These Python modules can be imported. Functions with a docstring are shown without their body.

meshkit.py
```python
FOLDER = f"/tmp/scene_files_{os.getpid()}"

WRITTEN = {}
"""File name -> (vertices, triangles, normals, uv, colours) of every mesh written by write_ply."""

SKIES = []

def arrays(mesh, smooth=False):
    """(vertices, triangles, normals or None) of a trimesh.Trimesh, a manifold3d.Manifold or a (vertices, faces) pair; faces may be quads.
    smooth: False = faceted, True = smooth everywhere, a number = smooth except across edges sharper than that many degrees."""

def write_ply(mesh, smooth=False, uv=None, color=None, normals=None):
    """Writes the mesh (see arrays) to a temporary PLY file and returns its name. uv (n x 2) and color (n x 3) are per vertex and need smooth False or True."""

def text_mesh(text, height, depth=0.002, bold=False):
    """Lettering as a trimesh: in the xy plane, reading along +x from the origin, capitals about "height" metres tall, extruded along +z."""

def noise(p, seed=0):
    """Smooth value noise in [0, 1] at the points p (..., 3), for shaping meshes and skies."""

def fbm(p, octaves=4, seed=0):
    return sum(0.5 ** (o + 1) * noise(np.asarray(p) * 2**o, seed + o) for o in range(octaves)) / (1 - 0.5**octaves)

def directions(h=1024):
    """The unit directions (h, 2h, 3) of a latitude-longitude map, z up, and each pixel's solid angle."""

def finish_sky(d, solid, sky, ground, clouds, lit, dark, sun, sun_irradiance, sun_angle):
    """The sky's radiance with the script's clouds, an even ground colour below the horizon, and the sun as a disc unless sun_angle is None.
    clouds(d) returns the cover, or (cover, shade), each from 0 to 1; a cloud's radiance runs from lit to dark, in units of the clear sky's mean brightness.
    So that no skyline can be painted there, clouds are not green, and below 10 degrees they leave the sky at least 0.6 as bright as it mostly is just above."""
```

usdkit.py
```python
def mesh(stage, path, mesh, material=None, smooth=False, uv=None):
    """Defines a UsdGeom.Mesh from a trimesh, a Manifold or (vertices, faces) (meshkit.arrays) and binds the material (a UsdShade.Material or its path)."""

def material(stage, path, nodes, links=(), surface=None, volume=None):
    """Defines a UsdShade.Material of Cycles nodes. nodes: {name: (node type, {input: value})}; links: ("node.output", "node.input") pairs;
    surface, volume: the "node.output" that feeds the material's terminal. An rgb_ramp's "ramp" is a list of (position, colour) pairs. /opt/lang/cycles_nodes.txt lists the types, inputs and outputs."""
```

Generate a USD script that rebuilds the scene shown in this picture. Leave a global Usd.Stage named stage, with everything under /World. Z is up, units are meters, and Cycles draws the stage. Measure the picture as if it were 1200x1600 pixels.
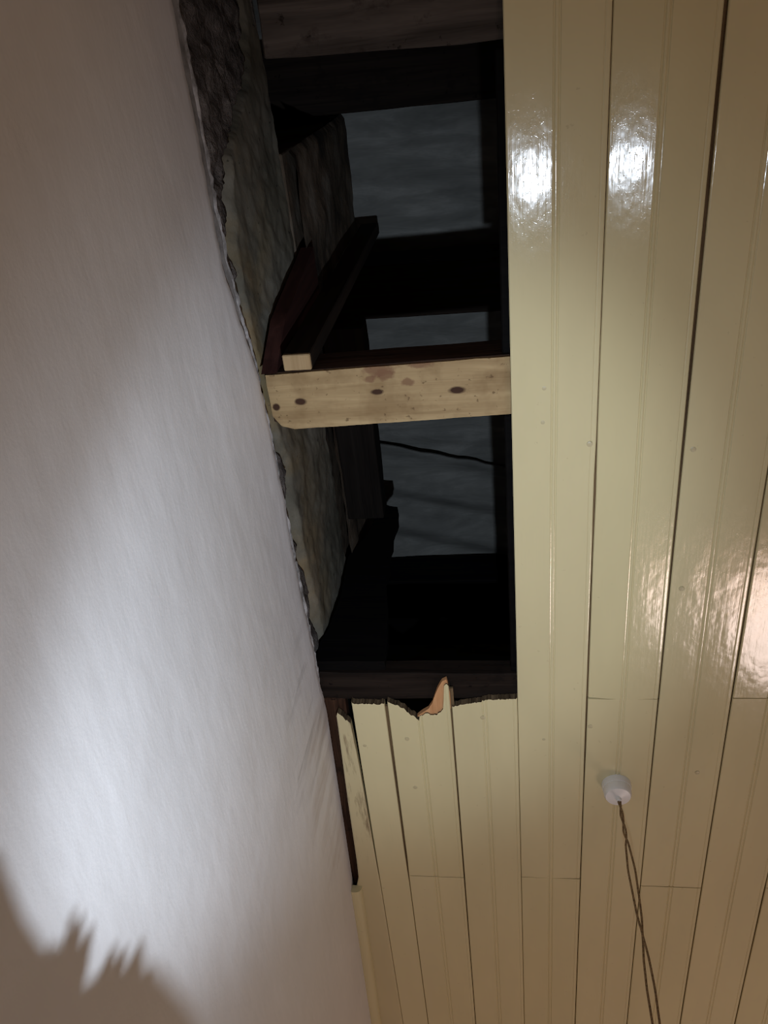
import math, random
import numpy as np, trimesh, usdkit, meshkit, manifold3d
from shapely.geometry import Polygon
from pxr import Usd, UsdGeom, UsdLux, UsdShade, Gf, Sdf

stage = Usd.Stage.CreateInMemory()
UsdGeom.Xform.Define(stage, '/World')
UsdGeom.Scope.Define(stage, '/World/Looks')
H = 2.75            # height of the ceiling's underside above the floor

# ------------------------------------------------------------------ camera
cam = UsdGeom.Camera.Define(stage, '/World/camera')
FPX = 1290.0
cam.CreateHorizontalApertureAttr(24.0)
cam.CreateVerticalApertureAttr(32.0)
cam.CreateFocalLengthAttr(24.0 * FPX / 1200.0)
cam.CreateClippingRangeAttr(Gf.Vec2f(0.02, 100))
# columns: camera right, up, backwards, in world axes (x across the boards, y along them, z up)
RC = np.array([[0.98887291, 0.02620324, 0.14643684],
               [0.09843049, -0.85332888, -0.51199733],
               [0.1115428, 0.52071414, -0.84641301]])
m4 = np.eye(4)
m4[:3, :3] = RC.T                      # row-vector convention of Gf
m4[3, :3] = [0, 0, H - 1.15]
cam.AddTransformOp().Set(Gf.Matrix4d(*m4.ravel().tolist()))
cam.CreateExposureAttr(0.0)

# ------------------------------------------------------------------ lights (built in the lamps' own builders further down)
TORCH_AT = np.array([0.055, 0.405, H - 1.30])
TORCH_AXIS = np.array([-0.245, 0.29, 1.0])
TORCH_COLOR = (0.80, 0.92, 1.08)
TORCH_GAIN = 4.15
TORCH_BEAMS = ((0.46, 28.5, 0.60), (0.35, 42.0, 1.0))      # radiant intensity, half angle and softness of the hot spot and of the spill
LAMPS = ((1.22, 2.60, H - 2.05, 29.5), (0.85, -0.70, H - 2.20, 6.0))      # place and power of the two lit table lamps
LAMP_COLOR = (1.0, 0.80, 0.74)


# ------------------------------------------------------------------ helpers
class Mat:
    """Collects Cycles nodes; a tuple ('node', 'output') as an input value is a link."""
    def __init__(s):
        s.n, s.l = {}, []
    def add(s, kind, **kw):
        name = f'{kind}_{len(s.n)}'
        vals = {}
        for k, v in kw.items():
            if isinstance(v, tuple) and len(v) == 2 and isinstance(v[0], str):
                s.l.append((f'{v[0]}.{v[1]}', f'{name}.{k}'))
            else:
                vals[k] = v
        s.n[name] = (kind, vals)
        return name
    def pos(s, scale=(1, 1, 1), offset=(0, 0, 0)):
        g = s.add('geometry')
        return (s.add('mapping', vector=(g, 'position'), scale=scale, location=offset), 'vector')
    def noise(s, scale, detail=4, rough=0.55, stretch=(1, 1, 1), distortion=0.0, offset=(0, 0, 0)):
        return (s.add('noise_texture', vector=s.pos(stretch, offset), scale=scale, detail=detail, roughness=rough, distortion=distortion), 'fac')
    def ramp(s, fac, stops):
        return (s.add('rgb_ramp', fac=fac, ramp=stops), 'color')
    def range(s, v, a, b, lo=0.0, hi=1.0):
        return (s.add('map_range', value=v, from_min=a, from_max=b, to_min=lo, to_max=hi, clamp=True), 'result')
    def mixc(s, fac, a, b, kind='mix'):
        return (s.add('mix', mix_type=kind, fac=fac, color1=a, color2=b), 'color')
    def math(s, op, a, b=0.0):
        return (s.add('math', math_type=op, value1=a, value2=b), 'value')
    def spot(s, centre, radii, wob=0.25, nscale=60):
        """1 inside an ellipsoid about centre (world), 0 outside, with a wobbly edge."""
        inv = tuple(1.0 / r for r in radii)
        mp = s.pos(inv, tuple(-c * i for c, i in zip(centre, inv)))
        ln = (s.add('vector_math', math_type='length', vector1=mp), 'value')
        nz = s.noise(nscale, 3)
        d = s.math('add', ln, s.math('multiply', s.math('subtract', nz, 0.5), wob * 4))
        return s.range(d, 0.7, 1.15, 1.0, 0.0)
    def bump(s, height, strength=0.5, distance=0.002, normal=None):
        kw = dict(height=height, strength=strength, distance=distance)
        if normal:
            kw['normal'] = normal
        return (s.add('bump', **kw), 'normal')
    def done(s, name, **kw):
        p = s.add('principled_bsdf', **kw)
        return usdkit.material(stage, f'/World/Looks/{name}', s.n, s.l, surface=f'{p}.BSDF')


def plain(name, color, rough=0.5, **kw):
    return Mat().done(name, base_color=color, roughness=rough, **kw)


def cream(name, base=(0.655, 0.575, 0.335), rough=0.12, worn=0.0):
    m = Mat()
    tone = m.noise(2.2, 3, stretch=(4, 1, 4))
    c = m.ramp(tone, [(0.3, tuple(b * 0.95 for b in base)), (0.7, tuple(min(1, b * 1.03) for b in base))])
    speck = m.range(m.noise(75, 3, 0.6), 0.70, 0.76)
    c = m.mixc(m.math('multiply', speck, 0.25), c, (0.30, 0.24, 0.14))
    if worn:
        near = m.range((m.add('separate_xyz', vector=m.pos()), 'y'), 1.62, 1.50)
        c = m.mixc(m.math('multiply', near, m.range(m.noise(1, 5, 0.65, (70, 9, 70)), 0.50, 0.66, 0, worn)), c, (0.16, 0.10, 0.05))
    brush = m.noise(1, 3, 0.5, (260, 9, 260))
    lump = m.noise(45, 2, 0.5, (1, 0.6, 1))
    n = m.bump(brush, 0.28, 0.00035)
    n = m.bump(lump, 0.42, 0.0012, n)
    fine = m.range(m.noise(420, 1), 0.62, 0.78)
    n = m.bump(fine, 0.10, 0.0003, n)
    return m.done(name, base_color=c, roughness=rough, specular_ior_level=0.7, normal=n)


def timber(name, dark, light, rough=0.8, axis=0, scale=1.0, spots=(), spot_color=(0.03, 0.015, 0.008), stain=None):
    m = Mat()
    st = [55, 55, 55]
    st[axis] = 2.5
    g = m.noise(scale, 5, 0.6, tuple(st), 0.6)
    c = m.ramp(g, [(0.30, dark), (0.72, light)])
    if stain:
        c = m.mixc(m.range(m.noise(17, 5, 0.65, offset=(3, 1, 2)), 0.57, 0.68, 0, 0.75), c, stain)
        c = m.mixc(m.range(m.noise(48, 4, 0.65, offset=(1, 4, 2)), 0.64, 0.70, 0, 0.8), c, tuple(0.45 * v for v in stain))
    for ctr, rad in spots:
        c = m.mixc(m.spot(ctr, rad), c, spot_color)
    n = m.bump(g, 0.7, 0.002)
    return m.done(name, base_color=c, roughness=rough, specular_ior_level=0.08, normal=n)


# ------------------------------------------------------------------ materials
CREAM = cream('cream_gloss')
CREAM_B = cream('cream_gloss_second', (0.64, 0.562, 0.322), 0.12)
CREAM_OLD = cream('cream_gloss_worn', (0.58, 0.50, 0.29), 0.3, 0.75)
RAW = timber('torn_raw_wood', (0.42, 0.20, 0.085), (0.62, 0.34, 0.16), axis=1)
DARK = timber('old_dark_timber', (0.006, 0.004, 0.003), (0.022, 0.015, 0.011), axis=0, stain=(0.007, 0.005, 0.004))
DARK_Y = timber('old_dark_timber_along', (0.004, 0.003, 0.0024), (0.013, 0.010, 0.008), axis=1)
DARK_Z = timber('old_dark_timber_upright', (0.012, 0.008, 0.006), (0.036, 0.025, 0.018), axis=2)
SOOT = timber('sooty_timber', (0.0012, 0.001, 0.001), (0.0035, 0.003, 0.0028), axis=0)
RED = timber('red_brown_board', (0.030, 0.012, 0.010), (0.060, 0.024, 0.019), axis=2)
GREYBEAM = timber('grey_dusted_timber', (0.012, 0.010, 0.008), (0.085, 0.072, 0.062), axis=0, scale=0.7, stain=(0.02, 0.015, 0.012))


def pine():
    m = Mat()
    g = m.noise(1.0, 5, 0.6, (3.0, 60, 60), 0.7)
    c = m.ramp(g, [(0.28, (0.27, 0.18, 0.085)), (0.70, (0.44, 0.32, 0.165))])
    c = m.mixc(m.range(m.noise(14, 4, 0.6, offset=(5, 1, 2)), 0.48, 0.66, 0, 0.55), c, (0.19, 0.115, 0.05))
    c = m.mixc(m.range(m.noise(85, 3, 0.6, offset=(1, 9, 2)), 0.63, 0.70, 0, 0.7), c, (0.10, 0.055, 0.025))
    z = H + 0.014
    for ctr, rad in [((-0.313, 0.500, z), (0.010, 0.006, 0.05)), ((-0.191, 0.490, z), (0.010, 0.005, 0.05)), ((-0.069, 0.493, z), (0.013, 0.006, 0.05)), ((-0.353, 0.507, z), (0.006, 0.006, 0.05))]:
        c = m.mixc(m.spot(ctr, rad, 0.12), c, (0.045, 0.02, 0.01))
    for ctr, rad in [((-0.186, 0.452, z), (0.026, 0.012, 0.05)), ((-0.176, 0.462, z), (0.014, 0.010, 0.05)), ((-0.120, 0.447, z), (0.020, 0.008, 0.05)), ((-0.142, 0.476, z), (0.010, 0.007, 0.05)), ((-0.20, 0.468, z), (0.009, 0.006, 0.05))]:
        c = m.mixc(m.math('multiply', m.spot(ctr, rad, 0.35, 90), 0.75), c, (0.17, 0.085, 0.045))
    # older, browner wood on the sides, sawn clean below
    return m.done('new_pine', base_color=c, roughness=0.75, specular_ior_level=0.2, normal=m.bump(g, 0.5, 0.0012))


PINE = pine()
PINE_END = timber('pale_end_grain', (0.27, 0.18, 0.09), (0.42, 0.30, 0.165), axis=1)
PINE_SIDE = timber('stained_joist_side', (0.028, 0.016, 0.011), (0.070, 0.040, 0.027), axis=0)


def wall_paint():
    m = Mat()
    t = m.noise(3.0, 4, 0.6)
    c = m.ramp(t, [(0.3, (0.725, 0.705, 0.69)), (0.7, (0.79, 0.77, 0.755))])
    # brown run marks below the broken board ends
    run = m.range(m.noise(1.0, 4, 0.6, (40, 17, 3.2)), 0.46, 0.66)
    zone = m.spot((-0.36, 1.28, H - 0.02), (0.3, 0.24, 0.17), 0.2, 9)
    c = m.mixc(m.math('multiply', m.math('multiply', run, zone), 0.42), c, (0.36, 0.25, 0.17))
    grey = m.range(m.noise(1.0, 4, 0.6, (60, 30, 5), offset=(2, 7, 1)), 0.54, 0.70)
    zone2 = m.spot((-0.36, 1.06, H - 0.06), (0.3, 0.16, 0.20), 0.2, 9)
    c = m.mixc(m.math('multiply', m.math('multiply', grey, zone2), 0.40), c, (0.22, 0.20, 0.19))
    n = m.bump(m.noise(5, 3), 0.5, 0.010)
    n = m.bump(m.noise(1.0, 3, 0.5, (14, 7, 22)), 0.5, 0.003, n)
    n = m.bump(m.noise(240, 2), 0.25, 0.0006, n)
    return m.done('white_wall_paint', base_color=c, roughness=0.55, specular_ior_level=0.25, normal=n)


def masonry():
    m = Mat()
    t = m.noise(9, 5, 0.65)
    c = m.ramp(t, [(0.25, (0.075, 0.072, 0.055)), (0.5, (0.14, 0.13, 0.10)), (0.75, (0.21, 0.195, 0.16))])
    och = m.range(m.noise(5, 4, 0.6, (1, 1, 0.8), offset=(2, 3, 4)), 0.44, 0.62)
    low = m.range((m.add('separate_xyz', vector=m.pos()), 'z'), H + 0.02, H + 0.26, 1.0, 0.12)
    c = m.mixc(m.math('multiply', m.math('multiply', och, low), 0.75), c, (0.25, 0.165, 0.06))
    pit = m.range(m.noise(70, 3, 0.6), 0.66, 0.72)
    c = m.mixc(m.math('multiply', pit, 0.8), c, (0.03, 0.025, 0.02))
    n = m.bump(m.noise(24, 4, 0.55), 0.5, 0.006)
    return m.done('lime_rendered_masonry', base_color=c, roughness=0.95, specular_ior_level=0.1, normal=n)


def rubble():
    m = Mat()
    t = m.noise(22, 6, 0.7)
    c = m.ramp(t, [(0.30, (0.045, 0.038, 0.034)), (0.55, (0.12, 0.105, 0.095)), (0.68, (0.19, 0.17, 0.155)), (0.8, (0.34, 0.32, 0.30))])
    n = m.bump(m.noise(45, 5, 0.7), 1.0, 0.010)
    return m.done('broken_mortar', base_color=c, roughness=0.95, specular_ior_level=0.1, normal=n)


def infill():
    m = Mat()
    t = m.noise(6, 4, 0.6, (1, 1, 1.4))
    c = m.ramp(t, [(0.35, (0.03, 0.025, 0.02)), (0.5, (0.09, 0.066, 0.045)), (0.68, (0.14, 0.12, 0.095))])
    n = m.bump(m.noise(30, 4), 0.7, 0.006)
    return m.done('brown_beam_filling', base_color=c, roughness=0.95, specular_ior_level=0.1, normal=n)


def sheet_mat():
    m = Mat()
    t = m.noise(1.0, 5, 0.65, (5, 22, 5), 0.5)
    c = m.ramp(t, [(0.3, (0.10, 0.101, 0.094)), (0.52, (0.145, 0.146, 0.135)), (0.75, (0.22, 0.22, 0.205))])
    c = m.mixc(m.range(m.noise(7, 5, 0.7), 0.48, 0.7, 0, 0.45), c, (0.09, 0.094, 0.088))
    n = m.bump(m.noise(40, 4), 0.4, 0.003)
    return m.done('grey_fibre_cement', base_color=c, roughness=0.9, specular_ior_level=0.15, normal=n)


WALL, MASONRY, RUBBLE, INFILL, SHEET = wall_paint(), masonry(), rubble(), infill(), sheet_mat()
PLAST_EDGE = Mat()
_t = PLAST_EDGE.noise(35, 5, 0.65)
PLAST_EDGE = PLAST_EDGE.done('broken_plaster_edge', base_color=PLAST_EDGE.ramp(_t, [(0.40, (0.15, 0.14, 0.13)), (0.65, (0.46, 0.44, 0.43))]), roughness=0.9)
_u = Mat()
UNDERCOAT = _u.done('grey_undercoat', base_color=_u.ramp(_u.noise(30, 5, 0.65), [(0.35, (0.16, 0.15, 0.14)), (0.65, (0.36, 0.345, 0.33))]), roughness=0.9)
GAPDIRT = timber('brown_exposed_strip', (0.012, 0.006, 0.004), (0.075, 0.036, 0.020), axis=1, scale=2.0, stain=(0.01, 0.006, 0.004))
ENDDIRT = timber('dirty_broken_wood', (0.02, 0.013, 0.008), (0.20, 0.14, 0.08), axis=2, scale=3.0)
NAIL = cream('grimy_filled_nail', (0.50, 0.43, 0.25), 0.4)
TONGUE = timber('grimy_tongue', (0.05, 0.03, 0.016), (0.20, 0.135, 0.07), axis=1)
PLASTIC = plain('white_plastic', (0.80, 0.78, 0.74), 0.35)
FLEX = Mat()
FLEX = FLEX.done('brown_braided_flex', base_color=FLEX.ramp(FLEX.noise(300, 2), [(0.35, (0.13, 0.075, 0.03)), (0.65, (0.28, 0.17, 0.08))]), roughness=0.8)
BRASS = plain('brass', (0.60, 0.42, 0.18), 0.35, metallic=1.0)
BLACKMETAL = plain('black_metal', (0.03, 0.03, 0.032), 0.4)
FLOOR = timber('floor_boards', (0.40, 0.31, 0.22), (0.55, 0.44, 0.33), axis=1)
TABLEWOOD = timber('table_wood', (0.15, 0.08, 0.04), (0.28, 0.16, 0.09), axis=0)
OFFWHITE = plain('room_wall_paint', (0.56, 0.54, 0.51), 0.8)
SKIN = plain('skin', (0.62, 0.40, 0.30), 0.5)
HAIR = plain('dark_hair', (0.035, 0.022, 0.014), 0.5)
SHIRT = plain('grey_shirt', (0.20, 0.21, 0.23), 0.9)
TROUSER = plain('blue_trousers', (0.06, 0.08, 0.14), 0.9)
SHOE = plain('black_shoes', (0.03, 0.03, 0.03), 0.5)
EYE = plain('eye_white', (0.8, 0.8, 0.78), 0.3)

# ------------------------------------------------------------------ naming and prims
used = {}


def numbered(parent, name):
    k = (parent, name)
    used[k] = used.get(k, -1) + 1
    return name if used[k] == 0 else f'{name}_{used[k]:03d}'


def tag(prim, label=None, cat=None, group=None, kind=None):
    for k, v in (('label', label), ('category', cat), ('group', group), ('kind', kind)):
        if v:
            prim.SetCustomDataByKey(k, v)


def thing(name, label, cat, at=(0, 0, 0), group=None, kind=None):
    p = '/World/' + numbered('/World', name)
    x = UsdGeom.Xform.Define(stage, p)
    x.AddTranslateOp().Set(Gf.Vec3d(*map(float, at)))
    pr = x.GetPrim()
    tag(pr, label, cat, group, kind)
    pr.SetCustomDataByKey('_', 0)
    pr.ClearCustomDataByKey('_')
    BASE[p] = np.array(at, float)
    return p


BASE = {}


def as_mesh(m):
    if isinstance(m, trimesh.Trimesh):
        return m
    if isinstance(m, (list,)):
        return trimesh.util.concatenate([as_mesh(q) for q in m])
    v, f, _ = meshkit.arrays(m)
    return trimesh.Trimesh(v, f, process=False)


def part(name, mesh, material, parent, label=None, smooth=False):
    """One Mesh prim under the thing (or part) at parent; mesh is in world coordinates."""
    path = parent + '/' + numbered(parent, name)
    m = as_mesh(mesh).copy()
    root = parent
    while root not in BASE:
        root = root.rsplit('/', 1)[0]
    m.apply_translation(-BASE[root])
    pr = usdkit.mesh(stage, path, m, material, smooth=smooth).GetPrim()
    tag(pr, label)
    return path


def box(x0, x1, y0, y1, z0, z1, rough=0.0, seed=0, chamfer=0.002, seg=0.05):
    """A sawn timber: chamfered box, subdivided along its length and jittered when rough > 0."""
    lo, hi = np.array([x0, y0, z0], float), np.array([x1, y1, z1], float)
    c = min(chamfer, 0.2 * (hi - lo).min())
    pts = []
    for sx in (0, 1):
        for sy in (0, 1):
            for sz in (0, 1):
                p = np.where([sx, sy, sz], hi, lo)
                d = np.where([sx, sy, sz], -1, 1) * c
                for k in range(3):
                    q = p + d
                    q[k] = p[k]
                    pts.append(q)
    m = as_mesh(manifold3d.Manifold.hull_points(np.array(pts)))
    if rough > 0:
        m = as_mesh(manifold3d.Manifold(manifold3d.Mesh(np.asarray(m.vertices, np.float32), np.asarray(m.faces, np.uint32))).refine_to_length(seg))
        v = m.vertices
        off = np.stack([meshkit.fbm(v * 14 + s * 7.1 + seed * 3.3, 3, seed + s) for s in range(3)], 1) - 0.5
        m.vertices = v + off * 2 * rough
    return m


def skew(mesh, k, about=0.0):
    """Shears y by k per metre of x about x = about."""
    mesh.vertices[:, 1] += (mesh.vertices[:, 0] - about) * k
    return mesh


def prism(poly, axis, a, b, rough=0.0, seg=0.02, seed=0):
    """A polygon extruded along x, y or z from a to b. poly coordinates are the two other axes in order."""
    m = trimesh.creation.extrude_polygon(Polygon(poly), b - a, engine='earcut')
    v = m.vertices.copy()
    if axis == 'z':
        w = np.stack([v[:, 0], v[:, 1], v[:, 2] + a], 1)
    elif axis == 'y':
        w = np.stack([v[:, 0], v[:, 2] + a, v[:, 1]], 1)
        m.faces = m.faces[:, ::-1]
    else:
        w = np.stack([v[:, 2] + a, v[:, 0], v[:, 1]], 1)
    m.vertices = w
    if rough:
        m = as_mesh(manifold3d.Manifold(manifold3d.Mesh(np.asarray(m.vertices, np.float32), np.asarray(m.faces, np.uint32))).refine_to_length(seg))
        off = np.stack([meshkit.fbm(m.vertices * 30 + s * 7.1 + seed, 3, seed + s) for s in range(3)], 1) - 0.5
        m.vertices = m.vertices + off * 2 * rough
    return m


def tube(pts, r, n=8):
    import sys
    pts = np.asarray(pts, float)
    r = np.broadcast_to(r, len(pts))
    t = np.gradient(pts, axis=0)
    t /= np.linalg.norm(t, axis=1, keepdims=True)
    ref = np.array([1.0, 0.1, 0.05]) if abs(t[0][0]) < 0.8 else np.array([0, 1.0, 0.1])
    a = np.cross(t, ref)
    a /= np.linalg.norm(a, axis=1, keepdims=True)
    b = np.cross(t, a)
    ang = np.linspace(0, 2 * np.pi, n, endpoint=False)
    v = (pts[:, None] + r[:, None, None] * (np.cos(ang)[None, :, None] * a[:, None] + np.sin(ang)[None, :, None] * b[:, None])).reshape(-1, 3)
    f = []
    for i in range(len(pts) - 1):
        for j in range(n):
            k = (j + 1) % n
            f += [[i * n + j, (i + 1) * n + k, i * n + k], [i * n + j, (i + 1) * n + j, (i + 1) * n + k]]
    v = np.vstack([v, pts[0], pts[-1]])
    e = len(pts) - 1
    for j in range(n):
        k = (j + 1) % n
        f += [[len(v) - 2, j, k], [len(v) - 1, e * n + k, e * n + j]]
    m = trimesh.Trimesh(v, f, process=False)
    m.fix_normals()
    return m


def lathe(profile, at, axis=(0, 0, 1), n=32):
    """A profile of (radius, height) revolved about axis at the point at."""
    m = trimesh.creation.revolve(np.array(profile, float), sections=n)
    m.apply_transform(trimesh.geometry.align_vectors([0, 0, 1], np.asarray(axis, float) / np.linalg.norm(axis)))
    m.apply_translation(at)
    m.fix_normals()
    return m


def gridmesh(V):
    """Quads over an (n, m, 3) array of points."""
    n, m_ = V.shape[:2]
    i = np.arange(n * m_).reshape(n, m_)
    q = np.stack([i[:-1, :-1], i[1:, :-1], i[1:, 1:], i[:-1, 1:]], -1).reshape(-1, 4)
    f = np.vstack([q[:, [0, 1, 2]], q[:, [0, 2, 3]]])
    return trimesh.Trimesh(V.reshape(-1, 3), f, process=False)


# ------------------------------------------------------------------ wall beside the hole
def wall_x(y):
    return np.interp(y, [-2, -0.04, 0.45, 1.0, 1.7, 2.3, 4.2], [-0.402, -0.376, -0.364, -0.357, -0.373, -0.388, -0.42])


def wall_left():
    w = '/World/wall_left'
    UsdGeom.Xform.Define(stage, w)
    tag(stage.GetPrimAtPath(w), 'white painted plaster wall with a ragged top edge and rough old render above the ceiling', None, None, 'structure')
    BASE[w] = np.zeros(3)
    # plaster skin: a gently waved face with a torn top edge along the hole
    ys = np.concatenate([np.arange(-1.6, -0.2, 0.05), np.arange(-0.2, 1.75, 0.006), np.arange(1.75, 4.21, 0.05)])
    ragged = np.interp(ys, [-1.6, -0.5, -0.2, -0.04, 0.06, 0.17, 0.26, 0.34, 0.445, 0.55, 1.05, 1.12, 4.2], [0.02, -0.004, -0.012, -0.026, -0.034, -0.052, -0.056, -0.038, -0.008, -0.004, -0.008, 0.012, 0.012])
    n1 = meshkit.fbm(np.stack([ys * 9, 0 * ys, 0 * ys], 1), 4, 3) - 0.5
    n2 = meshkit.fbm(np.stack([ys * 60, 0 * ys, 0 * ys], 1), 3, 5) - 0.5
    inhole = np.clip((ys + 0.5) / 0.1, 0, 1) * np.clip((1.16 - ys) / 0.06, 0, 1)
    ztop = H + ragged + inhole * (n1 * 0.014 + n2 * 0.007)
    down = np.array([0.0, 0.006, 0.02, 0.05, 0.1, 0.16, 0.24, 0.33, 0.44, 0.56, 0.7, 0.85, 1.0, 1.2, 1.45, 1.8, 2.2, 3.0])
    Z = np.maximum(ztop[:, None] - down[None], 0.0)
    Yg = np.repeat(ys[:, None], len(down), 1)
    und = (meshkit.fbm(np.stack([Yg * 2.5, Z * 2.5, 0 * Z], -1), 3, 8) - 0.5) * 0.012 * np.clip((H + 0.02 - Z) / 0.1, 0, 1)
    X = wall_x(Yg) + und
    X[:, 0] -= 0.004 * inhole
    V = np.stack([X, Yg, Z], -1)
    face = gridmesh(V)
    part('plaster', face, WALL, w, smooth=True)
    # grey undercoat showing above the torn skim, with a pale broken rim
    yu = np.arange(-0.6, 1.17, 0.006)
    n3 = meshkit.fbm(np.stack([yu * 14, 0 * yu + 5, 0 * yu], 1), 4, 13) - 0.5
    n4 = meshkit.noise(np.stack([yu * 120, 0 * yu, 0 * yu], 1), 9) - 0.5
    zt = H + np.interp(yu, [-0.6, -0.04, 0.06, 0.17, 0.26, 0.34, 0.445, 0.6, 1.05, 1.17], [0.0, 0.004, 0.002, -0.010, -0.014, -0.008, 0.006, 0.010, 0.010, 0.008]) + n3 * 0.016 + n4 * 0.005
    rows = np.array([0.09, 0.07, 0.05, 0.035, 0.022, 0.012, 0.005])
    Yg, Zg = np.repeat(yu[:, None], len(rows), 1), zt[:, None] - rows[None]
    Xu = wall_x(Yg) - 0.007 + (meshkit.fbm(np.stack([Yg * 40, Zg * 40, 0 * Yg], -1), 3, 19) - 0.5) * 0.004
    part('undercoat', gridmesh(np.stack([Xu, Yg, Zg], -1)), UNDERCOAT, w, 'grey undercoat above the torn plaster edge', smooth=True)
    xr_ = wall_x(yu) - 0.007
    rim = np.stack([np.stack([xr_ + dx, yu, zt + dz_], 1) for dx, dz_ in ((0.0, -0.0055), (0.0032, -0.002), (0.002, 0.0015), (-0.004, 0.0025), (-0.014, 0.001))], 1)
    rim[:, 1:4] += (meshkit.noise(rim[:, 1:4] * 110, 4)[..., None] - 0.5) * np.array([0.004, 0, 0.003])
    part('plaster_edge', gridmesh(rim[:, ::-1]), PLAST_EDGE, w, 'pale broken rim of the plaster', smooth=50)

    # rubble band between the plaster and the render above
    def band_top(y):
        return np.interp(y, [-1.0, -0.3, 0.0, 0.07, 0.10, 0.15, 0.26, 0.34, 0.42, 0.6, 0.67, 0.74, 0.81, 0.97, 1.3],
                         [0.36, 0.36, 0.33, 0.27, 0.20, 0.09, 0.030, 0.024, 0.026, 0.070, 0.088, 0.072, 0.066, 0.090, 0.10])
    y2 = np.arange(-1.0, 1.32, 0.006)
    zs = np.linspace(-0.06, 0.40, 78)
    Yg, Zg = np.meshgrid(y2, zs, indexing='ij')
    p3 = np.stack([Yg, Zg, 0 * Zg], -1)
    bt = band_top(Yg) + (meshkit.fbm(p3 * 25, 3, 21) - 0.5) * 0.025
    step = np.clip((Zg - bt) / 0.03 + 0.5, 0, 1)
    rough_low = (meshkit.fbm(p3 * 30, 4, 11) - 0.5)
    rough_hi = (meshkit.fbm(p3 * 12, 4, 15) - 0.5)
    Xr = wall_x(np.minimum(Yg, 1.0)) - 0.020 + rough_low * 0.026
    rub = np.stack([Xr, Yg, H + Zg], -1)
    rub[..., 0] -= 0.04 * np.clip((Zg - bt) / 0.02, 0, 1)
    part('broken_mortar', gridmesh(rub), RUBBLE, w, 'dark broken mortar band above the plaster', smooth=True)
    Xm = wall_x(np.minimum(Yg, 1.0)) - 0.011 - (1 - step) * 0.026 + rough_hi * 0.010 * step + rough_low * 0.006 * step
    mas = np.stack([Xm, Yg, H + Zg * 0.985], -1)
    part('old_render', gridmesh(mas), MASONRY, w, 'rough ochre and grey lime render above the ceiling line', smooth=True)
    # wall core behind, up to the underside of the render
    part('wall_core', box(-0.75, -0.46, -1.6, 4.2, 0, H + 0.392), RUBBLE, w)
    part('wall_ledge', box(-0.55, -0.386, -1.0, 1.32, H + 0.384, H + 0.394, 0.003, 3), RUBBLE, w)
    # beam filling between the rafters, up to the roof sheets
    for y0, y1, s, zt in ((0.185, 0.488, 1, 0.985), (0.64, 1.38, 2, 0.918)):
        Yf, Zf = np.meshgrid(np.arange(y0, y1 + 0.001, 0.012), np.arange(0.385, zt, 0.012), indexing='ij')
        q = np.stack([Yf, Zf, 0 * Zf], -1)
        top = (Zf > 0.93) * 0.0
        Xf = -0.352 + (meshkit.fbm(q * 9, 4, 31 + s) - 0.5) * 0.02 - 0.008 * np.clip((y0 + 0.012 - Yf) / 0.012, 0, 1)
        front = gridmesh(np.stack([Xf, Yf, H + Zf], -1))
        back = box(-0.6, -0.375, y0 + 0.004, y1, H + 0.39, H + zt - 0.005)
        part('beam_filling', [front, back], INFILL, w, 'brown mortar beam filling between the rafters', smooth=35)


wall_left()

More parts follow.
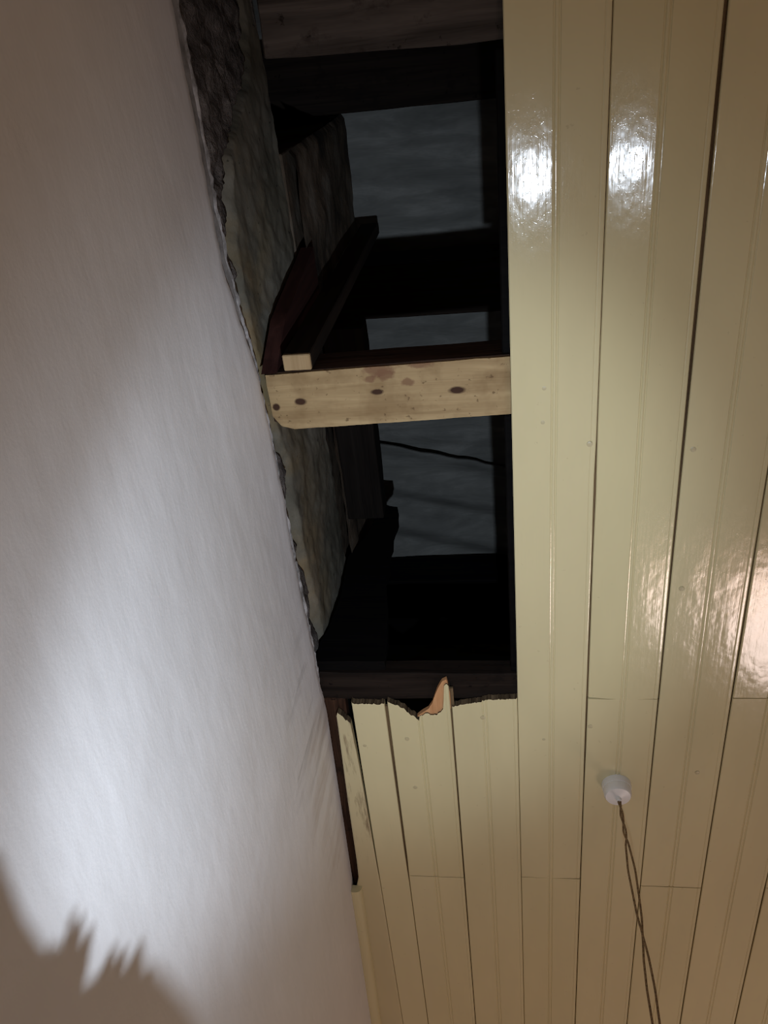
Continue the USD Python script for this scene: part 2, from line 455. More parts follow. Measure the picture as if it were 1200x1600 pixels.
# ------------------------------------------------------------------ ceiling of painted boards
ceil = '/World/ceiling'
UsdGeom.Xform.Define(stage, ceil)
tag(stage.GetPrimAtPath(ceil), 'cream gloss painted tongue and groove board ceiling with a hole beside the wall', None, None, 'structure')
BASE[ceil] = np.zeros(3)
TH = 0.014


def plank(xl, xr, y0, y1, tl=0.0, tr=0.0, mat=CREAM, dz=0.0, bead=True, fine=False, dip=0.0, quirk=True, seed=0, name='plank', step=0.06, uc=None, label=None, tongue=True):
    """A beaded board. xl, xr: edges as numbers or functions of y; y0, y1: ends as numbers or functions of x.
    tl, tr: slopes of the left and right halves of a cupped board. The board runs along y; its face looks down."""
    fxl = xl if callable(xl) else (lambda y, v=xl: np.full_like(y, v))
    fxr = xr if callable(xr) else (lambda y, v=xr: np.full_like(y, v))
    ymid = 1.2
    w = float(fxr(np.array([ymid]))[0] - fxl(np.array([ymid]))[0])
    c = w / 2 if uc is None else uc
    cols = [(0.0, 0.0018), (0.0012, 0.0003), (0.0024, 0.0)]
    if bead:
        cols += [(c - 0.0052, 0.0), (c - 0.0040, 0.0013), (c - 0.0028, 0.0016), (c - 0.0016, 0.0002), (c, -0.0001), (c + 0.0016, 0.0002), (c + 0.0028, 0.0016), (c + 0.0040, 0.0013), (c + 0.0052, 0.0)]
    if quirk:
        cols += [(w - 0.0085, 0.0), (w - 0.0072, 0.0008), (w - 0.0058, 0.0)]
    cols += [(w - 0.0024, 0.0), (w - 0.0012, 0.0003), (w, 0.0018)]
    u = np.array([a for a, _ in cols])
    dd = np.array([b for _, b in cols])
    if fine:
        ex = np.arange(0.004, w - 0.003, 0.0025)
        ex = ex[np.abs(ex[:, None] - u[None]).min(1) > 0.0008]
        dd = np.concatenate([dd, np.interp(ex, u, dd)])
        u = np.concatenate([u, ex])
        o = np.argsort(u)
        u, dd = u[o], dd[o]
    yy = np.linspace(0, 1, max(3, int(((y1(0) if callable(y1) else y1) - (y0(0) if callable(y0) else y0)) / step)))
    n, rows = len(u), len(yy)
    xm = (fxl(np.array([ymid]))[0] + u)
    a = np.array([y0(x) if callable(y0) else y0 for x in xm])
    b = np.array([y1(x) if callable(y1) else y1 for x in xm])
    Y = a[:, None] + (b - a)[:, None] * yy[None]
    L, R_ = fxl(Y), fxr(Y)
    X = L + (R_ - L) * (u / w)[:, None]
    half = np.where(u < c, (u - c) * tl, (u - c) * tr)
    zoff = half - half.max() * 0.5 - half.min() * 0.5
    wave = (meshkit.fbm(np.stack([Y * 3 + seed * 5.3, X * 0, X * 0], -1), 2, 40 + seed) - 0.5) * 0.0016
    Zb = H + dz + dd[:, None] + zoff[:, None] + wave
    if dip:
        Zb = Zb - dip * np.clip(1 - (Y - a[:, None]) / 0.35, 0, 1) ** 2
    Zt = np.full_like(Zb, H + TH + dz) + 0 * Zb
    Zt = np.maximum(Zt, Zb + 0.008)
    bot = np.stack([X, Y, Zb], -1)
    top = np.stack([X, Y, Zt], -1)
    ring = np.concatenate([bot, top[::-1]], 0)          # closed loop across the board
    ring = np.concatenate([ring, ring[:1]], 0)
    body = gridmesh(ring)
    caps = []
    for e in (0, rows - 1):
        capgrid = np.stack([bot[:, e], top[:, e]], 1)
        cm = gridmesh(capgrid)
        if e == 0:
            cm.faces = cm.faces[:, ::-1]
        caps.append(cm)
    broken = caps.pop(0) if fine else None
    m = trimesh.util.concatenate([body] + caps)
    m.merge_vertices()
    m.fix_normals()
    path = part(name, m, mat, ceil, label, smooth=25)
    if broken is not None:
        part('broken_end', broken, ENDDIRT, path, 'dirty broken end')
    if tongue:
        yt = np.linspace(Y.min() + 0.003 + 0.012 * fine, Y.max() - 0.003, 60)
        xt = fxr(yt)
        ringt = np.stack([np.stack([xt + dx, yt, 0 * yt + H + dz + dzz], 1) for dx, dzz in ((-0.0005, 0.0055), (0.0075, 0.0055), (0.0075, 0.0095), (-0.0005, 0.0095), (-0.0005, 0.0055))], 0)
        part('tongue', gridmesh(ringt), TONGUE, path, 'grimy tongue in the joint')
    return path


def gapf(pts):
    ys_, gs = zip(*pts)
    return lambda y: np.interp(y, ys_, gs) / 2


# seams: centre line and width of the open joint along y
S = {0: (0.0115, gapf([(1.0, .0008), (4, .0008)])),
     1: (0.1385, gapf([(-.5, .0010), (.45, .0012), (.58, .0016), (.66, .0042), (.78, .0022), (1.0, .0030), (1.22, .0030), (1.35, .0016), (4, .0018)])),
     2: (0.2655, gapf([(-.5, .0060), (.1, .0052), (.5, .0044), (.9, .0030), (1.3, .0018), (1.6, .0014), (4, .0013)])),
     3: (0.3920, gapf([(-.5, .0012), (.6, .0018), (1.0, .0026), (1.3, .0020), (4, .0017)])),
     4: (0.5190, gapf([(-.5, .0012), (1.6, .0014), (1.66, .0026), (4, .0024)])),
     -1: (-0.1135, gapf([(1.0, .0036), (1.6, .0026), (2.0, .0016), (4, .0013)])),
     -2: (-0.2385, gapf([(1.0, .0068), (1.2, .0056), (1.4, .0046), (1.6, .0044), (1.66, .0012), (4, .0010)]))}
for k in range(5, 20):
    S[k] = (0.519 + 0.127 * (k - 4), gapf([(-2, .0015), (4, .0015)]))
E0, E1 = -1.6, 4.2


def right_of(k):
    c, g = S[k]
    return lambda y: c + g(y)


def left_of(k):
    c, g = S[k]
    return lambda y: c - g(y)


# the two boards along the right of the hole are cupped differently, so each holds its own glint
plank(lambda y: np.where(y < 1.11, 0.0112, 0.0115) + S[0][1](y), left_of(1), E0, 1.6387, -0.012, 0.035, CREAM, seed=1)
plank(right_of(0), left_of(1), 1.6408, E1, 0.010, -0.01, CREAM_B, seed=2)
plank(right_of(1), left_of(2), E0, 1.1080, -0.112, 0.060, CREAM_B, seed=3)
plank(right_of(1), left_of(2), 1.1104, E1, -0.012, 0.012, CREAM, seed=4)
plank(right_of(2), left_of(3), E0, 1.6541, 0.012, -0.010, CREAM, seed=5)
plank(right_of(2), left_of(3), 1.6564, E1, 0.0, 0.0, CREAM_B, seed=6)
plank(right_of(3), left_of(4), E0, 1.1041, 0.0, 0.015, CREAM_B, seed=7)
plank(right_of(3), left_of(4), 1.1064, E1, 0.01, -0.01, CREAM, seed=8)
plank(right_of(4), left_of(5), E0, 1.6455, 0.01, -0.012, CREAM, seed=9)
plank(right_of(4), left_of(5), 1.6470, E1, 0.0, 0.0, CREAM_B, seed=10)
for k in range(5, 19):
    cut = 1.105 if k % 2 else 1.65
    plank(right_of(k), left_of(k + 1), E0, cut - 0.0007, 0.006, -0.006, CREAM, seed=11 + k)
    plank(right_of(k), left_of(k + 1), cut + 0.0007, E1, -0.004, 0.004, CREAM_B, seed=31 + k)

# boards that were broken off at the joist
rng = np.random.default_rng(5)


def torn(pts, amp, seed):
    xs_, ys_ = zip(*pts)
    return lambda x: float(np.interp(x, xs_, ys_) + (meshkit.noise(np.array([x * 260.0, seed, 0.0]), seed) - 0.5) * amp + (meshkit.noise(np.array([x * 700.0, seed, 3.0]), seed) - 0.5) * amp * 0.8)


plank(right_of(-1), left_of(0), torn([(-.1135, 1.132), (-.055, 1.119), (-.05, 1.115), (.0115, 1.111)], 0.003, 2), E1, 0.006, -0.006, CREAM, fine=True, seed=51)
PB = plank(right_of(-2), left_of(-1), torn([(-.239, 1.121), (-.232, 1.124), (-.212, 1.134), (-.200, 1.144), (-.190, 1.156), (-.183, 1.160), (-.1775, 1.172), (-.1755, 1.157), (-.16, 1.152), (-.145, 1.156), (-.134, 1.146), (-.1275, 1.135), (-.1255, 1.085), (-.118, 1.075), (-.1145, 1.083)], 0.005, 3), 1.6503, -0.008, 0.008, CREAM_B, fine=True, seed=52,
           label='board with a torn, splintered end')
plank(right_of(-2), left_of(-1), 1.6528, E1, 0.0, 0.0, CREAM, seed=53)
# raw wood where the face of the board tore away
part('splinter', prism([(-.180, 1.160), (-.170, 1.150), (-.158, 1.142), (-.149, 1.126), (-.141, 1.102), (-.134, 1.084), (-.127, 1.071), (-.1185, 1.066), (-.1155, 1.082), (-.1135, 1.10), (-.1145, 1.14), (-.128, 1.15), (-.134, 1.165), (-.148, 1.168), (-.165, 1.164)], 'z', H + 0.003, H + 0.0115, 0.0018, 0.008, 4), RAW, PB, 'raw orange wood of the torn edge')
# split board against the wall
plank(lambda y: -0.3055 + 0.0 * y, left_of(-2), torn([(-.3055, 1.122), (-.30, 1.127), (-.25, 1.127), (-.239, 1.126)], 0.003, 6), E1, 0.0, 0.0, CREAM, fine=True, seed=54, bead=False, quirk=False)
plank(lambda y: np.interp(y, [1.1, 1.2, 1.4, 1.64, 1.69, 1.72, 4.2], [-.338, -.3405, -.347, -.352, -.356, -.370, -.42]),
      lambda y: np.interp(y, [1.1, 1.2, 1.27, 1.5, 1.645, 1.66, 4.2], [-.3165, -.3130, -.3108, -.3085, -.3072, -.3062, -.3060]),
      torn([(-.345, 1.168), (-.336, 1.150), (-.330, 1.158), (-.318, 1.172), (-.30, 1.20)], 0.008, 8), E1, 0.03, 0.03, CREAM_OLD, dz=-0.001, tongue=False, bead=False, quirk=False, fine=True, seed=55,
      label='worn broken strip of board against the wall')
# tongue of the split board, showing in the wide joint
# ceiling beyond the top end of the hole
for k, (a, b) in enumerate(((-0.366, -0.2395), (-0.2385, -0.1140), (-0.1130, 0.0110))):
    plank(a, b, E0, -0.45, 0, 0, CREAM, seed=70 + k)

# painted-over nail heads standing slightly proud
def nail_head(x, y, r=0.0045, d=0.0007):
    part('nail_head', lathe([(0, -d), (r * 0.7, -d), (r, -d * 0.3), (r, 0.002), (0, 0.002)], (x, y, H - 0.0002), n=14), NAIL, ceil, smooth=40)


for x, y in ((0.060, 0.49), (0.058, 0.545), (0.060, 1.215), (0.128, 0.585), (0.19, 0.58), (0.28, 0.60), (0.285, 0.86), (-0.055, 1.16), (-0.205, 1.22), (-0.292, 1.24), (0.14 + 0.006, 1.18), (-0.20, 1.36), (0.35, 1.30)):
    nail_head(x, y)

part('ground_strip', box(-0.392, -0.322, 1.13, 1.712, H + 0.0165, H + 0.04, 0.002, 4), GAPDIRT, ceil, 'brown timber showing in the gap beside the wall')

# cover strip along the wall, beginning where the broken board stops
ts = '/World/trim_1'
V = []
for y in np.arange(1.695, 4.2, 0.05):
    x = float(wall_x(y)) - 0.002
    r_ = [(0, 0.002), (0, -0.013), (0.004, -0.0165), (0.014, -0.0165), (0.021, -0.014), (0.0255, -0.008), (0.0265, 0.002)]
    V.append([(x + a, y, H + b - 0.001) for a, b in r_])
V = np.array(V)
tm = gridmesh(V)
cap = trimesh.Trimesh(V[0], [[0, i + 1, i] for i in range(1, 6)], process=False)
usdkit.mesh(stage, ts, trimesh.util.concatenate([tm, cap]), CREAM_B, smooth=50)
tag(stage.GetPrimAtPath(ts), 'narrow cream cover strip between the wall and the ceiling boards', None, None, 'structure')

# ------------------------------------------------------------------ timbers over the ceiling
Z0 = H + TH + 0.0015


def beam(name, label, cat, mesh, mat, at, group=None, smooth=30):
    path = '/World/' + numbered('/World', name)
    m = as_mesh(mesh).copy()
    m.apply_translation(-np.array(at, float))
    x = usdkit.mesh(stage, path, m, mat, smooth=smooth)
    UsdGeom.Xformable(x).AddTranslateOp().Set(Gf.Vec3d(*map(float, at)))
    tag(x.GetPrim(), label, cat, group)
    return path


# light joist: clean sawn underside, older dark sides
lj = thing('ceiling_joist', 'pale pine ceiling joist with knots and nail holes crossing the hole', 'beam', (-0.18, 0.49, Z0))
jb = prism([(-0.362, 0.4535), (0.02, 0.4435), (0.42, 0.433), (0.42, 0.527), (0.02, 0.5365), (-0.330, 0.5465), (-0.350, 0.5400), (-0.362, 0.522)], 'z', Z0, Z0 + 0.006, 0.0012, 0.02, 2)
part('sawn_underside', jb, PINE, lj, 'pale underside with dark knots', smooth=30)
js = skew(box(-0.362, 0.42, 0.4525, 0.536, Z0 + 0.0045, Z0 + 0.074, 0.0015, 5), -0.026, -0.362)
part('joist_body', js, PINE_SIDE, lj, 'dark stained sides', smooth=30)

oj = box(-0.372, 2.9, 1.062, 1.128, Z0, Z0 + 0.0385, 0.0035, 7)
beam('ceiling_joist', 'black-brown old ceiling joist behind the broken board ends', 'beam', oj, DARK, (-0.37, 1.09, Z0))
oj3 = box(-0.372, 2.9, 1.615, 1.69, Z0, Z0 + 0.0385, 0.002, 8)
tj = skew(box(-0.288, 2.9, -0.125, 0.030, Z0, Z0 + 0.11, 0.007, 9), 0.022, -0.36)
beam('ceiling_joist', 'rough grey-dusted dark joist nearest the top of the hole', 'beam', tj, GREYBEAM, (-0.28, -0.05, Z0))

# noggings along the edge of the boards
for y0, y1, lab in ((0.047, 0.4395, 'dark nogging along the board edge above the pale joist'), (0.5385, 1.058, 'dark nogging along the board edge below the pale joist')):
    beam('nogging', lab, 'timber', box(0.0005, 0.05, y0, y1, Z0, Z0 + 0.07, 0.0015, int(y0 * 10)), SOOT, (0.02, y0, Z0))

# rafters
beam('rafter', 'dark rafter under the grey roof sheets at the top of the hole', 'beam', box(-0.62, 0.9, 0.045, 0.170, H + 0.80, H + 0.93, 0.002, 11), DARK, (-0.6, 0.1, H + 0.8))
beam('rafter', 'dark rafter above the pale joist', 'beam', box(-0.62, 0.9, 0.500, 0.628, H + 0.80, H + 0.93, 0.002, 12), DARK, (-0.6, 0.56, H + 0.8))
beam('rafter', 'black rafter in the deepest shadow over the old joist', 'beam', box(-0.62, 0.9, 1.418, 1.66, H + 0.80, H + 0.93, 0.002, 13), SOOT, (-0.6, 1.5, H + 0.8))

# hanger from the rafter to the joist
hg = thing('hanger', 'upright dark batten standing beside the pale joist near the wall', 'timber', (-0.305, 0.44, Z0))
part('batten', box(-0.330, -0.286, 0.4215, 0.4475, Z0 + 0.001, H + 0.895, 0.001, 15), DARK_Z, hg, smooth=30)
part('sawn_end', box(-0.3295, -0.2865, 0.4220, 0.4470, Z0 - 0.004, Z0 + 0.003), PINE_END, hg, 'pale sawn end of the batten')
# red-brown board on edge against the render
beam('board', 'red-brown board on edge against the rough render beside the upright batten', 'timber',
     prism([(0.449, H + 0.010), (0.437, H + 0.035), (0.398, H + 0.11), (0.352, H + 0.392), (0.495, H + 0.392), (0.490, H + 0.092), (0.452, H + 0.092)], 'x', -0.366, -0.342, 0.001, 0.03, 6), RED, (-0.36, 0.45, H))
# wall plate on top of the masonry
beam('wall_plate', 'dark wall plate timber lying along the top of the rough wall', 'timber', box(-0.352, -0.270, 0.515, 0.955, H + 0.400, H + 0.46, 0.003, 17), DARK_Y, (-0.31, 0.7, H + 0.4))
# ragged upright board by the old joist
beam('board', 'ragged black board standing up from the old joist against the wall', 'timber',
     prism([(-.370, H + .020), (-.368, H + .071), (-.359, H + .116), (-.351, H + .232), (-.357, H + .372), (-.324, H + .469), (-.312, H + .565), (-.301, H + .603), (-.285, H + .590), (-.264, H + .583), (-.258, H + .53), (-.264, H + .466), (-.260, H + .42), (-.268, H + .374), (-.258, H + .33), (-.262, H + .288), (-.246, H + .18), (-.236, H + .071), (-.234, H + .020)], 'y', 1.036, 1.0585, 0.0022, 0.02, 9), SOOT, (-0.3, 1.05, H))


# roof sheets
def roof_sheet(label, x0, x1, y0, y1, z, pitch, amp, yaw_k, seed, phase=0.0):
    xs_ = np.linspace(x0, x1, 60)
    ys_ = np.arange(y0, y1 + 1e-6, 0.0065)
    Xg, Yg = np.meshgrid(xs_, ys_, indexing='ij')
    p3 = np.stack([Xg, Yg, 0 * Xg], -1)
    edge = (meshkit.fbm(np.stack([xs_ * 22, 0 * xs_, 0 * xs_ + seed], 1), 3, seed) - 0.5) * 0.012
    Yw = Yg + yaw_k * (Xg + 0.36) + edge[:, None] * np.clip(1 - (Yg - y0) / 0.03, 0, 1)
    zz = z + amp * np.cos(2 * np.pi * (Yg - y0 - phase) / pitch) + (meshkit.fbm(p3 * np.array([4, 10, 1]), 3, seed + 2) - 0.5) * 0.016
    bot = np.stack([Xg, Yw, H + zz], -1)
    top = bot + np.array([0, 0, 0.006])
    m = trimesh.util.concatenate([gridmesh(bot[::-1]), gridmesh(top)])
    rim = [gridmesh(np.stack([a, b], 1)) for a, b in ((bot[0], top[0]), (top[-1], bot[-1]), (top[:, 0], bot[:, 0]), (bot[:, -1], top[:, -1]))]
    m = trimesh.util.concatenate([m] + rim)
    c = np.array([0.0, (y0 + y1) / 2, H + z])
    beam('roof_sheet', label, 'roof sheet', m, SHEET, c, smooth=40)


roof_sheet('grey corrugated roof sheet over the upper part of the hole', -0.62, 0.9, -0.6, 1.42, 0.974, 0.112, 0.008, 0.02, 2)
roof_sheet('grey corrugated roof sheet slanting beyond the pale joist', -0.62, 0.9, 1.024, 2.3, 0.940, 0.135, 0.014, 0.268, 6, 0.065)

# ------------------------------------------------------------------ ceiling rose and pendant flex
RX, RY = 0.2005, 1.338
rose = thing('ceiling_rose', 'small round white plastic ceiling rose on the cream boards', 'ceiling rose', (RX, RY, H))
part('base', lathe([(0, 0.001), (0.0285, 0.001), (0.0285, -0.006), (0.0275, -0.0125), (0, -0.0125)], (RX, RY, H), n=40), PLASTIC, rose, smooth=35)
part('cover', lathe([(0, -0.012), (0.0262, -0.012), (0.0270, -0.0135), (0.0262, -0.026), (0.0235, -0.0305), (0.012, -0.033), (0.0055, -0.0345), (0.0052, -0.040), (0.0034, -0.0415), (0, -0.0415)], (RX, RY, H), n=40), PLASTIC, rose, smooth=35)

flex = thing('pendant_flex', 'brown twisted two-core flex hanging down from the white ceiling rose', 'cord', (RX, RY, H - 0.04))
zz = np.linspace(0.040, 1.0, 150)
def sep(z):
    return np.interp(z, [0.03, 0.10, 0.14, 0.19, 0.26, 0.32, 0.40, 0.5, 1.0], [0.0020, 0.0022, 0.0030, 0.0062, 0.0048, 0.0030, 0.0062, 0.0050, 0.003])
for k in (0, 1):
    ang = np.interp(zz, [0.04, 0.14, 0.28, 0.36, 0.5, 1.0], [0.0, 9.0, 9.9, 12.4, 13.0, 30.0]) + k * np.pi
    sway = 0.004 * np.sin(zz * 5)
    pts = np.stack([RX + sway + sep(zz) * np.cos(ang), RY + sep(zz) * np.sin(ang), H - zz], 1)
    part('wire', tube(pts, 0.0019, 7), FLEX, flex, smooth=True)
hold = thing('lamp_holder', 'white lamp holder with an unlit bulb at the end of the twisted flex', 'lamp', (RX, RY, H - 1.06))
part('socket', lathe([(0, 0.065), (0.006, 0.065), (0.010, 0.058), (0.018, 0.05), (0.019, 0.01), (0.0215, 0.008), (0.0215, 0.0), (0, 0.0)], (RX, RY, H - 1.06)), PLASTIC, hold, smooth=35)
part('bulb', lathe([(0, 0.0), (0.013, 0.0), (0.014, -0.02), (0.024, -0.04), (0.03, -0.062), (0.027, -0.082), (0.015, -0.095), (0, -0.098)], (RX, RY, H - 1.06)), plain('bulb_glass', (0.85, 0.84, 0.8), 0.2), hold, smooth=60)

# ------------------------------------------------------------------ the rest of the room
def struct(name, mesh, mat, label):
    usdkit.mesh(stage, '/World/' + name, mesh, mat)
    tag(stage.GetPrimAtPath('/World/' + name), label, None, None, 'structure')


struct('floor', box(-0.75, 3.1, -1.7, 4.3, -0.1, 0), FLOOR, 'brown boarded floor of the room')
struct('wall_right', box(2.91, 3.05, -1.7, 4.3, 0, H + 0.1), OFFWHITE, 'plain off-white wall on the far right of the room')
struct('wall_back', box(-0.75, 3.05, -1.75, -1.61, 0, H + 0.1), OFFWHITE, 'plain off-white wall behind the viewer')
struct('wall_front', box(-0.75, 3.05, 4.2, 4.34, 0, H + 0.1), OFFWHITE, 'plain off-white wall at the far end of the boards')

# two side tables, each with a lit globe lamp
def lamp_on_table(LX, LY, LZ, power, where):
    TT = LZ - 0.246
    st = thing('side_table', f'small square wooden side table {where}', 'table', (LX, LY, 0))
    part('tabletop', box(LX - .23, LX + .23, LY - .23, LY + .23, TT - 0.025, TT), TABLEWOOD, st)
    for sx in (-1, 1):
        for sy in (-1, 1):
            part('leg', box(LX + sx * .19 - .018, LX + sx * .19 + .018, LY + sy * .19 - .018, LY + sy * .19 + .018, 0, TT - 0.024), TABLEWOOD, st)
    tl = thing('table_lamp', f'large lit paper globe lamp on a brass ring {where}', 'lamp', (LX, LY, TT))
    part('base', lathe([(0.07, 0), (0.10, 0), (0.10, 0.018), (0.09, 0.0215), (0.07, 0.010), (0.07, 0)], (LX, LY, TT), n=32), BRASS, tl, smooth=35)
    li = UsdLux.SphereLight.Define(stage, tl + '/globe')
    li.CreateRadiusAttr(0.24)
    li.CreateIntensityAttr(power / (4 * math.pi * math.pi * 0.24 ** 2))
    li.CreateColorAttr(Gf.Vec3f(*LAMP_COLOR))
    li.AddTranslateOp().Set(Gf.Vec3d(0, 0, 0.246))


lamp_on_table(*LAMPS[0], 'at the far end of the room')
lamp_on_table(*LAMPS[1], 'in the corner behind the viewer')

# ------------------------------------------------------------------ helper holding the torch
def ball(c, r, n=1):
    m = trimesh.creation.icosphere(n, r)
    m.apply_translation(c)
    return m.vertices


def limb(a, b, ra, rb):
    return manifold3d.Manifold.hull_points(np.vstack([ball(a, ra, 2), ball(b, rb, 2)]))


def blob(bones, edge=0.02, it=10):
    mf = bones[0]
    for b in bones[1:]:
        mf = mf + b
    m = as_mesh(mf.refine_to_length(edge))
    m.merge_vertices()
    trimesh.smoothing.filter_taubin(m, iterations=it)
    return m


ax = TORCH_AXIS / np.linalg.norm(TORCH_AXIS)
HEADC = np.array([-0.19, 0.592, H - 1.120])
BX, BY = -0.205, 0.60
person = thing('person', 'person in a grey shirt and blue trousers holding up a lit torch', 'person', (BX, BY, 0))
GRIP = TORCH_AT - ax * 0.105
wristL = GRIP + np.array([-0.020, 0.040, -0.068])
P = lambda x, y, z: np.array([BX - y, BY + x, z * (1.05 if z > 0.2 else 1.0)])      # x to the person's left, y backwards; the body faces away from the wall
skin = [
    # trunk core and neck (covered by clothing)
    limb(P(0, 0.02, 0.98), P(0, 0.0, 1.34), 0.10, 0.09), limb(P(0, 0.005, 1.33), HEADC + [0, 0.030, -0.09], 0.055, 0.05),
    # head
    limb(HEADC + [0, 0.012, 0.020], HEADC + [0, 0.012, 0.0], 0.088, 0.085), limb(HEADC + [0, -0.015, 0.01], HEADC + [0, -0.055, -0.085], 0.070, 0.030),
    limb(HEADC + [0, 0.02, 0.01], HEADC + [0, -0.02, -0.06], 0.078, 0.055),
    limb(HEADC + [0, -0.088, 0.0], HEADC + [0, -0.112, -0.032], 0.008, 0.013),
    limb(HEADC + [-.024, -0.083, -0.062], HEADC + [.024, -0.083, -0.062], 0.007, 0.007),
    limb(HEADC + [-.024, -0.080, -0.072], HEADC + [.024, -0.080, -0.072], 0.007, 0.007),
    limb(HEADC + [-.086, 0.012, 0.0], HEADC + [-.088, 0.020, -0.035], 0.016, 0.009), limb(HEADC + [.086, 0.012, 0.0], HEADC + [.088, 0.020, -0.035], 0.016, 0.009),
    # left arm hanging
    limb(P(0.165, 0.01, 1.335), P(0.185, 0.03, 1.06), 0.050, 0.040), limb(P(0.185, 0.03, 1.06), P(0.175, -0.02, 0.83), 0.040, 0.026),
    # right arm with the torch
    limb(P(-0.165, 0.01, 1.335), P(-0.235, -0.20, 1.16), 0.050, 0.040), limb(P(-0.235, -0.20, 1.16), wristL, 0.040, 0.026),
    # legs
    limb(P(-0.09, 0.02, 0.93), P(-0.10, 0.0, 0.50), 0.085, 0.055), limb(P(-0.10, 0, 0.50), P(-0.11, 0.03, 0.10), 0.055, 0.038),
    limb(P(0.09, 0.02, 0.93), P(0.10, 0.0, 0.50), 0.085, 0.055), limb(P(0.10, 0, 0.50), P(0.11, 0.03, 0.10), 0.055, 0.038),
    limb(P(-0.11, 0.03, 0.05), P(-0.115, -0.12, 0.04), 0.036, 0.028), limb(P(0.11, 0.03, 0.05), P(0.115, -0.12, 0.04), 0.036, 0.028),
]
# hand closed around the torch
side = np.cross(ax, [0, 0, 1.0])
side /= np.linalg.norm(side)
out = wristL - GRIP
out -= ax * (out @ ax)
out /= np.linalg.norm(out)
tan = np.cross(ax, out)
palm = [GRIP + out * 0.034 + ax * s + tan * t for s in (-0.030, 0.030) for t in (-0.012, 0.016)]
skin.append(manifold3d.Manifold.hull_points(np.vstack([ball(p, 0.012) for p in palm])))
skin.append(limb(wristL, GRIP + out * 0.034, 0.026, 0.016))
R_T = 0.0215 + 0.009
for i, s in enumerate((-0.030, -0.010, 0.010, 0.030)):
    ang = np.linspace(0.35, 4.0 - 0.25 * abs(i - 1.5), 5)
    pts = [GRIP + ax * s + (out * math.cos(a) + tan * math.sin(a)) * R_T for a in ang]
    skin += [limb(pts[j], pts[j + 1], 0.0092 - 0.0006 * j, 0.0086 - 0.0006 * j) for j in range(4)]
ang = np.linspace(-0.3, -1.9, 4)
pts = [GRIP + ax * (0.02 + 0.012 * j) + (out * math.cos(a) + tan * math.sin(a)) * (R_T + 0.002) for j, a in enumerate(ang)]
skin += [limb(pts[j], pts[j + 1], 0.0105 - 0.0006 * j, 0.010 - 0.0006 * j) for j in range(3)]
# left hand, relaxed
w0 = P(0.175, -0.02, 0.83)
skin.append(manifold3d.Manifold.hull_points(np.vstack([ball(w0 + [0, 0.0, -0.015], 0.018), ball(w0 + [0, -0.03, -0.085], 0.013), ball(w0 + [0, 0.03, -0.09], 0.013)])))
for i, (dy, ln) in enumerate(((-0.030, 0.072), (-0.010, 0.08), (0.010, 0.074), (0.030, 0.058))):
    a = w0 + [0, dy, -0.09]
    b = a + [0.008, -0.002, -ln * 0.5]
    c = b + [0.022, -0.002, -ln * 0.42]
    skin += [limb(a, b, 0.0092, 0.0086), limb(b, c, 0.0086, 0.0075)]
skin += [limb(w0 + [0.008, -0.028, -0.035], w0 + [0.024, -0.048, -0.075], 0.011, 0.009), limb(w0 + [0.024, -0.048, -0.075], w0 + [0.030, -0.046, -0.105], 0.009, 0.008)]
part('body', blob(skin, 0.012, 6), SKIN, person, smooth=True)
shirt = [limb(P(-0.07, 0.02, 0.93), P(-0.10, 0.01, 1.28), 0.110, 0.095), limb(P(0.07, 0.02, 0.93), P(0.10, 0.01, 1.28), 0.110, 0.095), limb(P(-0.07, 0.02, 0.93), P(0.07, 0.02, 0.93), 0.11, 0.11),
         limb(P(-0.10, 0.01, 1.28), P(0.10, 0.01, 1.28), 0.095, 0.095), limb(P(-0.165, 0.01, 1.335), P(0.165, 0.01, 1.335), 0.062, 0.062), limb(P(0, 0.0, 1.34), P(0, 0.0, 1.385), 0.075, 0.064),
         limb(P(0.165, 0.01, 1.335), P(0.182, 0.025, 1.10), 0.064, 0.056), limb(P(-0.165, 0.01, 1.335), P(-0.225, -0.17, 1.185), 0.064, 0.056)]
part('shirt', blob(shirt, 0.02, 8), SHIRT, person, smooth=True)
trou = [limb(P(-0.08, 0.02, 0.93), P(0.08, 0.02, 0.93), 0.112, 0.112)]
for s in (-1, 1):
    trou += [limb(P(s * 0.09, 0.02, 0.90), P(s * 0.10, 0.0, 0.50), 0.100, 0.072), limb(P(s * 0.10, 0, 0.50), P(s * 0.11, 0.03, 0.11), 0.072, 0.060)]
part('trousers', blob(trou, 0.02, 8), TROUSER, person, smooth=True)
for s in (-1, 1):
    shoe = limb(P(s * 0.11, 0.06, 0.045), P(s * 0.118, -0.13, 0.038), 0.045, 0.038).trim_by_plane((0, 0, 1), 0.0) + limb(P(s * 0.11, 0.035, 0.05), P(s * 0.11, 0.035, 0.10), 0.046, 0.044)
    sm = blob([shoe.trim_by_plane((0, 0, 1), 0.0)], 0.02, 3)
    sm.vertices[:, 2] = np.maximum(sm.vertices[:, 2], 0.001)
    part('shoe', sm, SHOE, person, smooth=40)
for s in (-1, 1):
    part('eye', trimesh.Trimesh(ball(HEADC + [s * 0.031, -0.073, 0.004], 0.0125, 2), trimesh.creation.icosphere(2).faces), EYE, person, smooth=True)
